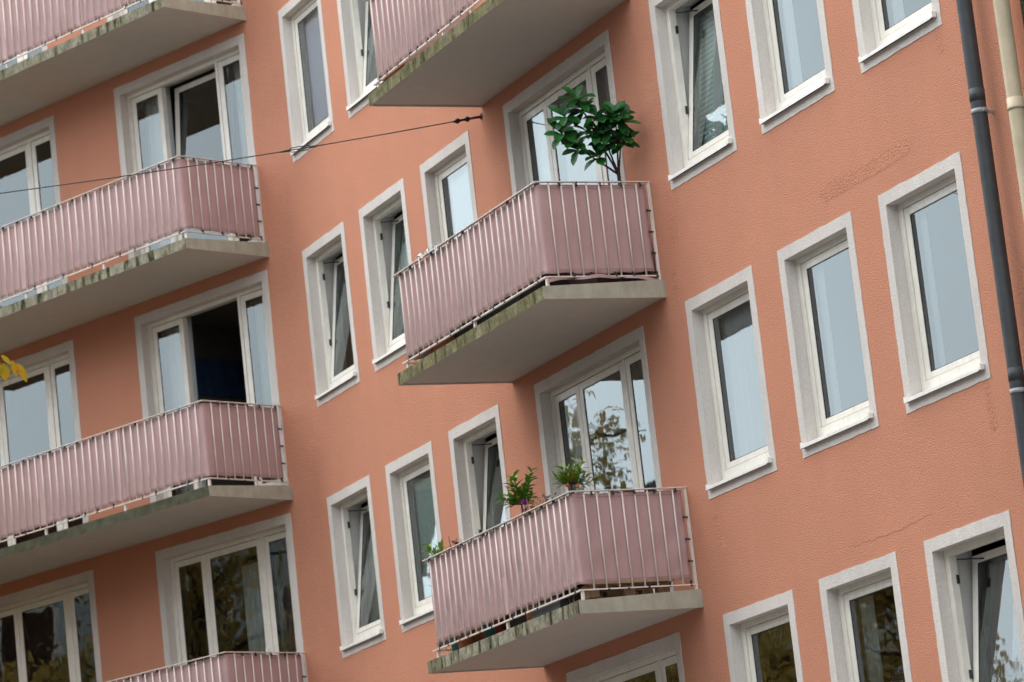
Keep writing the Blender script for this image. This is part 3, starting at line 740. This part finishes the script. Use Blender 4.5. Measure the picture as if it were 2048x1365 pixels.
c1,_=bush('citrus_plant','small citrus bush with orange fruits and upright twigs, beside purple flowers on the lower balcony',7.841,1.0,5.49,[(7.805,1.12,5.60),(7.79,1.19,5.57),(7.883,1.067,5.755),(7.86,1.10,5.70),(7.968,.909,5.80),(7.95,.93,5.72),(7.90,.96,5.62),(7.86,1.02,5.60),(7.93,.92,5.56),(7.84,1.06,5.55)],'leaf_citrus',.088,.046,14,[(7.86,1.045,5.56),(7.90,.92,5.50)],'terra_pot',5,pp=(7.84,.97))
c2,_=bush('citrus_plant','rounder bright green citrus bush with hanging oranges at the corner of the lower balcony',8.736,.9,5.50,[(8.74,.98,5.66),(8.76,.94,5.64),(8.80,.86,5.67),(8.83,.80,5.69),(8.85,.74,5.58),(8.87,.68,5.53),(8.78,.88,5.60),(8.72,1.0,5.60),(8.73,.97,5.58),(8.70,1.04,5.58),(8.80,.82,5.60)],'leaf_lime',.095,.026,13,[(8.728,.935,5.495),(8.768,.845,5.475),(8.75,.92,5.58),(8.77,.88,5.57)],'dark_pot',6,pp=(8.73,.93))
# purple flowers
p=plant('flowering_plant','clump of bright purple flowers beside the left citrus bush','plant',7.98,1.02,FL(3)-.02); mb=MB(); pot(mb,.08,.62); obj('pot',mb,[M['red_pot'],M['soil']],p)
st=MB(); fl=MB(); rr=random.Random(3)
for i in range(9):
    e=Vector((rr.uniform(-.07,.05),rr.uniform(-.05,.06),rr.uniform(.98,1.12))); st.tube([(0,0,.6),e*.9,e],[.003,.002,.0015],5)
    for k in range(9): leaf(fl,e,Vector((rr.uniform(-1,1),rr.uniform(-1,1),rr.uniform(-.2,1))),Vector((0,0,1)),.034,.028,.1)
obj('stem',st,M['leaf_citrus'],p); obj('blossom',fl,M['purple'],p)
# dry herbs with violet tips
p=plant('herb_plant','thin dry herbs with small violet flower tips between the two citrus bushes','plant',8.35,1.04,FL(3)-.02); mb=MB(); mb.box(-.32,.32,-.07,.07,0,.66); mb.box(-.30,.30,-.055,.055,.6605,.664,1); obj('planter',mb,[M['dark_pot'],M['soil']],p,bevel=.006)
st=MB(); fl=MB()
for i in range(46):
    x=rr.uniform(-.28,.28); h=rr.uniform(1.0,1.08)+(.06 if x<-.1 else 0)
    b=Vector((x,rr.uniform(-.04,.04),.66)); e=Vector((x+wob(.05),rr.uniform(-.06,.06),h)); st.tube([b,b.lerp(e,.5)+Vector((wob(.01),0,0)),e],[.0022,.0018,.001],4)
    for k in range(4): leaf(st,b.lerp(e,rr.uniform(.3,.95)),Vector((wob(1),wob(1),.4)),Vector((0,0,1)),.025,.006)
    if x>.08:
        for k in range(7): leaf(fl,e+Vector((0,0,-.02*rr.random())),Vector((wob(1),wob(1),.5)),Vector((0,0,1)),.014,.010)
obj('stem',st,M['dry'],p); obj('blossom',fl,M['violet'],p)
# small plants on the left end
sp,_=bush('leafy_plant','small bright green seedling leaning out over the left end of the lower balcony railing',5.90,1.07,5.36,[(5.84,1.13,5.50),(5.87,1.15,5.44),(5.92,1.05,5.42),(5.95,1.04,5.41),(5.98,1.03,5.43)],'leaf_lime',.105,.045,5,[],'teal_pot',9,.5,.10,(5.96,.96))
p=plant('coleus_plant','reddish brown spiky plant just right of the green seedling on the lower balcony','plant',6.20,1.00,FL(3)-.02); mb=MB(); pot(mb,.09,.58); obj('pot',mb,[M['terra_pot'],M['soil']],p)
st=MB(); fl=MB()
for e in (Vector((-.06,-.03,1.13)),Vector((.06,0,1.09)),Vector((.11,.02,1.07)),Vector((.0,.02,1.03))):
    st.tube([(0,0,.58),e*.96,e],[.004,.003,.0015],5)
    for k in range(16): leaf(st,Vector((0,0,.58)).lerp(e,.62+.38*k/16),Vector((math.cos(k*2.4),math.sin(k*2.4),.3)),Vector((0,0,1)),.018,.008)
for k in range(16): leaf(fl,Vector((wob(.09),wob(.05),1.0+wob(.03))),Vector((wob(1),wob(1),.6)),Vector((0,0,1)),.05,.035)
obj('stem',st,M['stem'],p); obj('foliage',fl,M['maroon'],p)
# green leaves at the very top
fz1=FL(1)-.02
p=plant('climbing_plant','green leaves sticking out over the left end of the topmost middle balcony','plant',5.93,.98,fz1); mb=MB(); pot(mb,.11,.45); obj('pot',mb,[M['terra_pot'],M['soil']],p)
st=MB(); fl=MB(); rr=random.Random(8)
for (x,d,z) in ((-.22,.10,.90),(-.16,.09,.93),(-.18,.10,.97),(.10,.09,.80),(0,.05,1.05),(-.25,.12,1.0),(.05,.02,1.1)):
    e=Vector((x,-d,z)); st.tube([(0,0,.45),Vector((x*.5,-d*.5,.9)),e],[.006,.004,.002],5)
    for k in range(6): leaf(fl,e.lerp(Vector((x*.6,-d*.6,.92)),k/7),Vector((wob(1)-.5,wob(1),wob(.6))),Vector((0,0,1)),.07,.030)
obj('stem',st,M['stem'],p); obj('foliage',fl,M['leaf_citrus'],p)
# silver ribbon on the middle railing
mb=MB(); zr=z_(8.1964,2); pr=None
for i in range(90):
    t=i/89; x=6.42+.52*t; a=t*19; w=.013+.006*math.sin(t*31)
    c=Vector((x,-.012*math.cos(a*1.3)-.004,.016+.018*math.sin(a)+.012*math.sin(t*44)))
    v=Vector((.2*math.sin(a*2),math.cos(a*.8),math.sin(a*.8)))*w
    if pr: mb.face([pr[0],pr[1],c+v,c-v],0,True)
    pr=(c-v,c+v)
for x,l in ((6.44,.10),(6.86,.09),(6.90,.05)):
    mb.face([(x,-.022,.01),(x+.022,-.022,.01),(x+.030,-.026,-l),(x+.008,-.026,-l)])
rb=obj('silver_ribbon',mb,M['foil'],None,tuple(wp('B',0,RD,zr)),(0,0,ROTB)); tag(rb,'crumpled silver foil ribbon wound along the handrail of the middle balcony','ribbon')
mb=MB(); pr=None
for i in range(60):
    t=i/59; c=Vector((0,1.10*t,.035*math.sin(t*3.1)+.010*math.sin(t*17))); a=t*7; v=Vector((.3*math.sin(a),0,math.cos(a)))*.017
    if pr: mb.face([pr[0],pr[1],c+v,c-v],0,True)
    pr=(c-v,c+v)
rb=obj('ribbon_tape',mb,M['fabric'],None,tuple(wp('B',RX1+.03,RD-.0,z_(7.262,2))),(0,0,ROTB)); tag(rb,'twisted pinkish tape strung below the bottom rail of the middle balcony','ribbon')
# things standing on the balcony floors, seen through the gap
def pallet(x,d,n,rz,label):
    t=thing('wooden_pallet',label,'pallet',tuple(wp('B',x,d,FL(n)+.0)),ROTB+rz,'wooden pallets on the lower balcony floor')
    for y in (-.35,0,.35):
        b=MB(); b.box(-.4,.4,y-.05,y+.05,0,.02); obj('bottom_board',b,M['wood'],t)
        for xx in (-.34,0,.34):
            b=MB(); b.box(xx-.055,xx+.055,y-.05,y+.05,.0205,.10); obj('block',b,M['wood'],t)
    for k in range(6):
        b=MB(); xx=-.4+.16*k; b.box(xx,xx+.11,-.4,.4,.1005,.122); obj('deck_board',b,M['wood'],t)
pallet(8.72,.62,3,0,'weathered wooden pallet under the screen at the right end of the lower balcony')
def crate(x,d,n,sx,sy,h,mat,label):
    b=MB(); b.ring(-sx,sx,0,h,.012,.012,.012,.02,-sy,-sy+.012); b.ring(-sx,sx,0,h,.012,.012,.012,.02,sy-.012,sy)
    b.box(-sx,-sx+.012,-sy+.0125,sy-.0125,0,h); b.box(sx-.012,sx,-sy+.0125,sy-.0125,0,h); b.box(-sx+.013,sx-.013,-sy+.013,sy-.013,.005,h*.9)
    b.box(-sx-.01,sx+.01,-sy-.01,sy+.01,h+.0005,h+.03)
    tag(obj('storage_box',b,mat,None,tuple(wp('B',x,d,FL(n)-.03)),(0,0,ROTB),.004),label,'box')
crate(8.75,.35,2,.34,.22,.5,M['stem'],'dark brown box at the right end of the middle balcony floor')
crate(8.2,.55,2,.22,.30,.42,M['dark_pot'],'black box beside the brown box on the middle balcony floor')
crate(6.9,.6,2,.45,.28,.5,M['dark_pot'],'long black box behind the screen in the middle of the middle balcony')
crate(6.15,.75,2,.20,.18,.40,M['terra_pot'],'reddish box at the left end of the middle balcony floor')
crate(7.3,.55,3,.6,.28,.45,M['dark_pot'],'long black box under the citrus plants on the lower balcony')
for x,mt,lb in ((6.05,'terra_pot','orange flowerpot at the left end of the lower balcony floor'),(6.42,'teal_pot','teal flowerpot on the lower balcony floor, seen under the screen'),(6.66,'red_pot','dark red flowerpot on the lower balcony floor, right of the teal one')):
    mb=MB(); pot(mb,.11,.24); tag(obj('flower_pot',mb,[M[mt],M['soil']],None,tuple(wp('B',x,.78,FL(3)-.03))),lb,'flowerpot')
# ornament in the top right window
mb=MB(); rr=random.Random(5)
for k in range(26): leaf(mb,Vector((wob(.09),wob(.03),.10+wob(.08))),Vector((wob(1),wob(1),wob(1))),Vector((0,0,1)),.05,.03,.1,k%3)
tag(obj('ornament',mb,[M['white_c'],M['orange'],M['purple']],None,tuple(wp('B',WCX['D2']+.33,-.27,z_(WB,2)+.085+.15)),(0,0,ROTB)),'small colourful flower ornament behind the glass of a top right window','ornament')
# ---------------------------------------------------------------- street, trees, far side
def structure(name,mb,mat,loc=(0,0,0),rot=(0,0,0)):
    return tag(obj(name,mb,mat,None,loc,rot),kind='structure')
mb=MB(); mb.face([(-400,-400,GZ-.02),(400,-400,GZ-.02),(400,400,GZ-.02),(-400,400,GZ-.02)]); structure('ground',mb,M['grass'])
mb=MB(); mb.box(-30,40,-8.5,-.0,-.1,.13); structure('pavement',mb,M['paving'],(P0.x,P0.y,GZ),(0,0,ROTB))
mb=MB(); mb.box(-60,60,-20,-8.55,-.1,.012); structure('road',mb,M['asphalt'],(P0.x,P0.y,GZ),(0,0,ROTB))
def make_tree(label,loc,seed,h=10.5,r=3.4,nl=13000,rz=0,taper=.55,group='street trees mirrored in the windows'):
    rr=random.Random(seed); t=thing('street_tree',label,'tree',loc,rz,group)
    tk=MB(); tk.tube([(0,0,0),(.05,.02,1.5),(0,.05,3.2),(.05,0,h*.5),(.1,.05,h*.82)],[.17,.15,.13,.09,.03],10)
    cr=MB(); tips=[]
    for i in range(34):
        z0=2.8+(h*.80-2.8)*(i/34); an=i*2.399+rr.uniform(-.3,.3); zf=(z0-2.8)/(h*.8-2.8)
        L=r*(1-taper*zf**1.6)*rr.uniform(.75,1.08)
        s=Vector((0,.03,z0)); e=s+Vector((math.cos(an)*L,math.sin(an)*L,L*rr.uniform(.25,.75))); m=s.lerp(e,.5)+Vector((0,0,.18))
        tk.tube([s,m,e],[.05,.028,.008],6); 
        for k in range(9):
            f=rr.uniform(.3,1); c=(s.lerp(m,f*2) if f<.5 else m.lerp(e,f*2-1)); tw=c+Vector((rr.uniform(-.7,.7),rr.uniform(-.7,.7),rr.uniform(-.3,.6)))
            tk.tube([c,tw],[.01,.004],4,cap=False); tips.append(tw)
    per=max(1,nl//len(tips))
    for tp in tips:
        if rr.random()<.10: continue
        for k in range(per):
            c=tp+Vector((rr.gauss(0,.17),rr.gauss(0,.17),rr.gauss(-.08,.16)))
            leaf(cr,c,Vector((rr.uniform(-1,1),rr.uniform(-1,1),rr.uniform(-1.3,.2))),Vector((0,0,1)),rr.uniform(.10,.17),rr.uniform(.05,.085),.2,0,'lan')
    obj('trunk',tk,M['bark'],t); obj('crown',cr,M['autumn'],t); return t
t1=make_tree('autumn street tree whose yellow leafed twig reaches in at the left edge',(-8.6,37.2,GZ),21,h=9.6,r=2.9)
def dup(t,loc,rz,label,s=1):
    n=t.copy(); C.objects.link(n); n.location=loc; n.rotation_euler=(0,0,rz); n.scale=(s,s,s); n['label']=label
    for ch in t.children:
        if ch.name.startswith('branch') or ch.name.startswith('leaf'): continue
        c=ch.copy(); C.objects.link(c); c.parent=n
    return n
FAR='brown leafed street tree, seen only mirrored in the lower window panes'
for x,y,rz,s in ((-16.5,48.5,1.2,1.0),(-14.5,45.5,2.2,1.05),(-14.5,39.0,2.6,1.0),(-12.5,50.0,4.0,1.05),(-11.0,31.5,5.1,.9),(-19.5,42.0,.4,1.1)):
    dup(t1,(x,y,GZ),rz,FAR,s)
make_tree('tall slim brown street tree, seen only mirrored in the balcony door behind the citrus plants',(-8.75,43.6,GZ),33,h=12.4,r=1.7,nl=9000,taper=.12)
# twig of the first tree that comes into the picture
O=Vector((-8.6,37.2,GZ))
mb=MB(); pts=[Vector((-8.5,37.2,4.8)),Vector((-6.6,35.8,6.7)),Vector((-5.1,33.6,7.28)),Vector((-4.68,33.24,7.23)),Vector((-4.52,33.24,7.18))]
mb.tube([p-O for p in pts],[.04,.02,.008,.004,.002],6); obj('branch',mb,M['bark'],t1)
mb=MB()
for p,e,L,W in ((Vector((-4.515,33.24,7.185)),Vector((-4.435,33.27,7.00)),.20,.075),(Vector((-4.56,33.23,7.215)),Vector((-4.525,33.25,7.05)),.16,.06),(Vector((-4.64,33.25,7.20)),Vector((-4.63,33.25,7.02)),.17,.10),(Vector((-4.65,33.22,7.27)),Vector((-4.56,33.22,7.17)),.13,.05),(Vector((-4.70,33.2,7.25)),Vector((-4.69,33.2,7.05)),.18,.08),(Vector((-4.8,33.3,7.28)),Vector((-4.75,33.3,7.08)),.18,.08)):
    leaf(mb,p-O,e-p,Vector((.3,-1,.2)),L,W,.12,0,'lan')
obj('leaf_spray',mb,M['autumn_y'],t1)
# far side of the street: a pale building that shows only in reflections
ob=thing('opposite_building','pale office building with blue glazing, mirrored in the lowest left door panes','building',(-33,44,GZ),math.radians(88))
OBH=14.0  # raised so the building also blocks low sky for the left wall
mb=MB(); hs=[]
for i in range(12):
    for j in range(4): hs.append((-20+i*3.4+.5,-20+i*3.4+2.9,1.0+j*3.1,3.0+j*3.1))
wm=wallmesh(-21,21.3,0,OBH,hs,8); obj('wall',wm,M['opp'],ob)
mb=MB(); mb.box(-21,21.3,.0,8,OBH+.01,OBH+.2); obj('roof',mb,M['bitumen'],ob)
for h in hs:
    f=MB(); f.ring(h[0],h[1],h[2],h[3],.08,.08,.08,.08,.05,.12); f.box((h[0]+h[1])/2-.03,(h[0]+h[1])/2+.03,.05,.12,h[2]+.08,h[3]-.08)
    wo=obj('window',f,M['frame'],ob); g=MB(); g.face([(h[0],.09,h[2]),(h[1],.09,h[2]),(h[1],.09,h[3]),(h[0],.09,h[3])]); obj('pane',g,M['opp_glass'],wo)
b=MB(); b.face([(-21,.6,0),(21.3,.6,0),(21.3,.6,OBH),(-21,.6,OBH)]); obj('interior',b,M['opp_dark'],ob)
oh=thing('sky_blocking_terrace','long pale terrace added out of view behind the camera to block low sky','building',tuple(wp('B',-3,20.5,GZ)),ROTB)  # added unseen, keeps low sky light off the wall under the slabs
mb=MB(); mb.box(0,60,-9,0,0,16.5); obj('wall',mb,M['opp'],oh)
mb=MB(); mb.hexa([(-.3,-9.3,16.505),(60.3,-9.3,16.505),(60.3,.3,16.505),(-.3,.3,16.505),(-.3,-5,19.5),(60.3,-5,19.5),(60.3,-4,19.5),(-.3,-4,19.5)]); obj('roof',mb,M['bitumen'],oh)
# ---------------------------------------------------------------- light
EL,AZ=math.radians(60),(-.95,.30)
wd=bpy.data.worlds.new('World'); sc.world=wd; wd.use_nodes=True; nt=wd.node_tree; nt.nodes.clear()
sky=nt.nodes.new('ShaderNodeTexSky'); sky.sky_type='NISHITA'; sky.sun_disc=False; sky.sun_elevation=EL; sky.sun_rotation=math.atan2(AZ[0],AZ[1]); sky.dust_density=3.0; sky.air_density=1.0
hs_=nt.nodes.new('ShaderNodeHueSaturation'); hs_.inputs['Saturation'].default_value=.28; hs_.inputs['Value'].default_value=1.0; nt.links.new(sky.outputs[0],hs_.inputs['Color'])
tc=nt.nodes.new('ShaderNodeTexCoord'); nz=nt.nodes.new('ShaderNodeTexNoise'); nz.inputs['Scale'].default_value=2.2; nz.inputs['Detail'].default_value=5; nt.links.new(tc.outputs['Generated'],nz.inputs['Vector'])
mr=nt.nodes.new('ShaderNodeMapRange'); mr.inputs[1].default_value=.3; mr.inputs[2].default_value=.7; mr.inputs[3].default_value=.84; mr.inputs[4].default_value=1.14; nt.links.new(nz.outputs['Fac'],mr.inputs[0])
ml=nt.nodes.new('ShaderNodeVectorMath'); ml.operation='SCALE'; 
mx=nt.nodes.new('ShaderNodeMix'); mx.data_type='RGBA'; mx.inputs[0].default_value=.78   # thick cloud deck over the clear sky
nt.links.new(hs_.outputs[0],mx.inputs[6]); mx.inputs[7].default_value=(5.85,6.4,6.85,1); nt.links.new(mx.outputs[2],ml.inputs[0]); nt.links.new(mr.outputs[0],ml.inputs['Scale'])
bg=nt.nodes.new('ShaderNodeBackground'); bg.inputs['Strength'].default_value=.15; nt.links.new(ml.outputs[0],bg.inputs[0])
wo=nt.nodes.new('ShaderNodeOutputWorld'); nt.links.new(bg.outputs[0],wo.inputs[0])
sl=bpy.data.lights.new('sun','SUN'); sl.energy=.5; sl.angle=math.radians(50); sl.color=(1,.96,.90)
so=bpy.data.objects.new('sun',sl); C.objects.link(so)
sv=Vector((AZ[0]*math.cos(EL),AZ[1]*math.cos(EL),math.sin(EL))).normalized(); so.rotation_euler=sv.to_track_quat('Z','Y').to_euler(); so.location=(-20,10,30)
# ---------------------------------------------------------------- camera
cam=bpy.data.cameras.new('camera'); co=bpy.data.objects.new('camera',cam); C.objects.link(co); sc.camera=co
Rv=Vector((.99388298,.02238005,-.10814694)); Uv=Vector((.11043834,-.20140787,.97326165)); Fv=Vector((0,.97925176,.20264646))
m=Matrix((Rv,Uv,-Fv)).transposed().to_4x4(); co.matrix_world=m
cam.sensor_width=36; cam.sensor_fit='HORIZONTAL'; cam.lens=7447.758/2048*36; cam.clip_start=.5; cam.clip_end=1500
cam.dof.use_dof=True; cam.dof.focus_distance=31.5; cam.dof.aperture_fstop=3.2
sc.view_settings.view_transform='Standard'; sc.view_settings.look='None'; sc.view_settings.exposure=1.43; sc.view_settings.gamma=1.0
sc.render.engine='CYCLES'; sc.cycles.max_bounces=8; sc.cycles.transparent_max_bounces=12
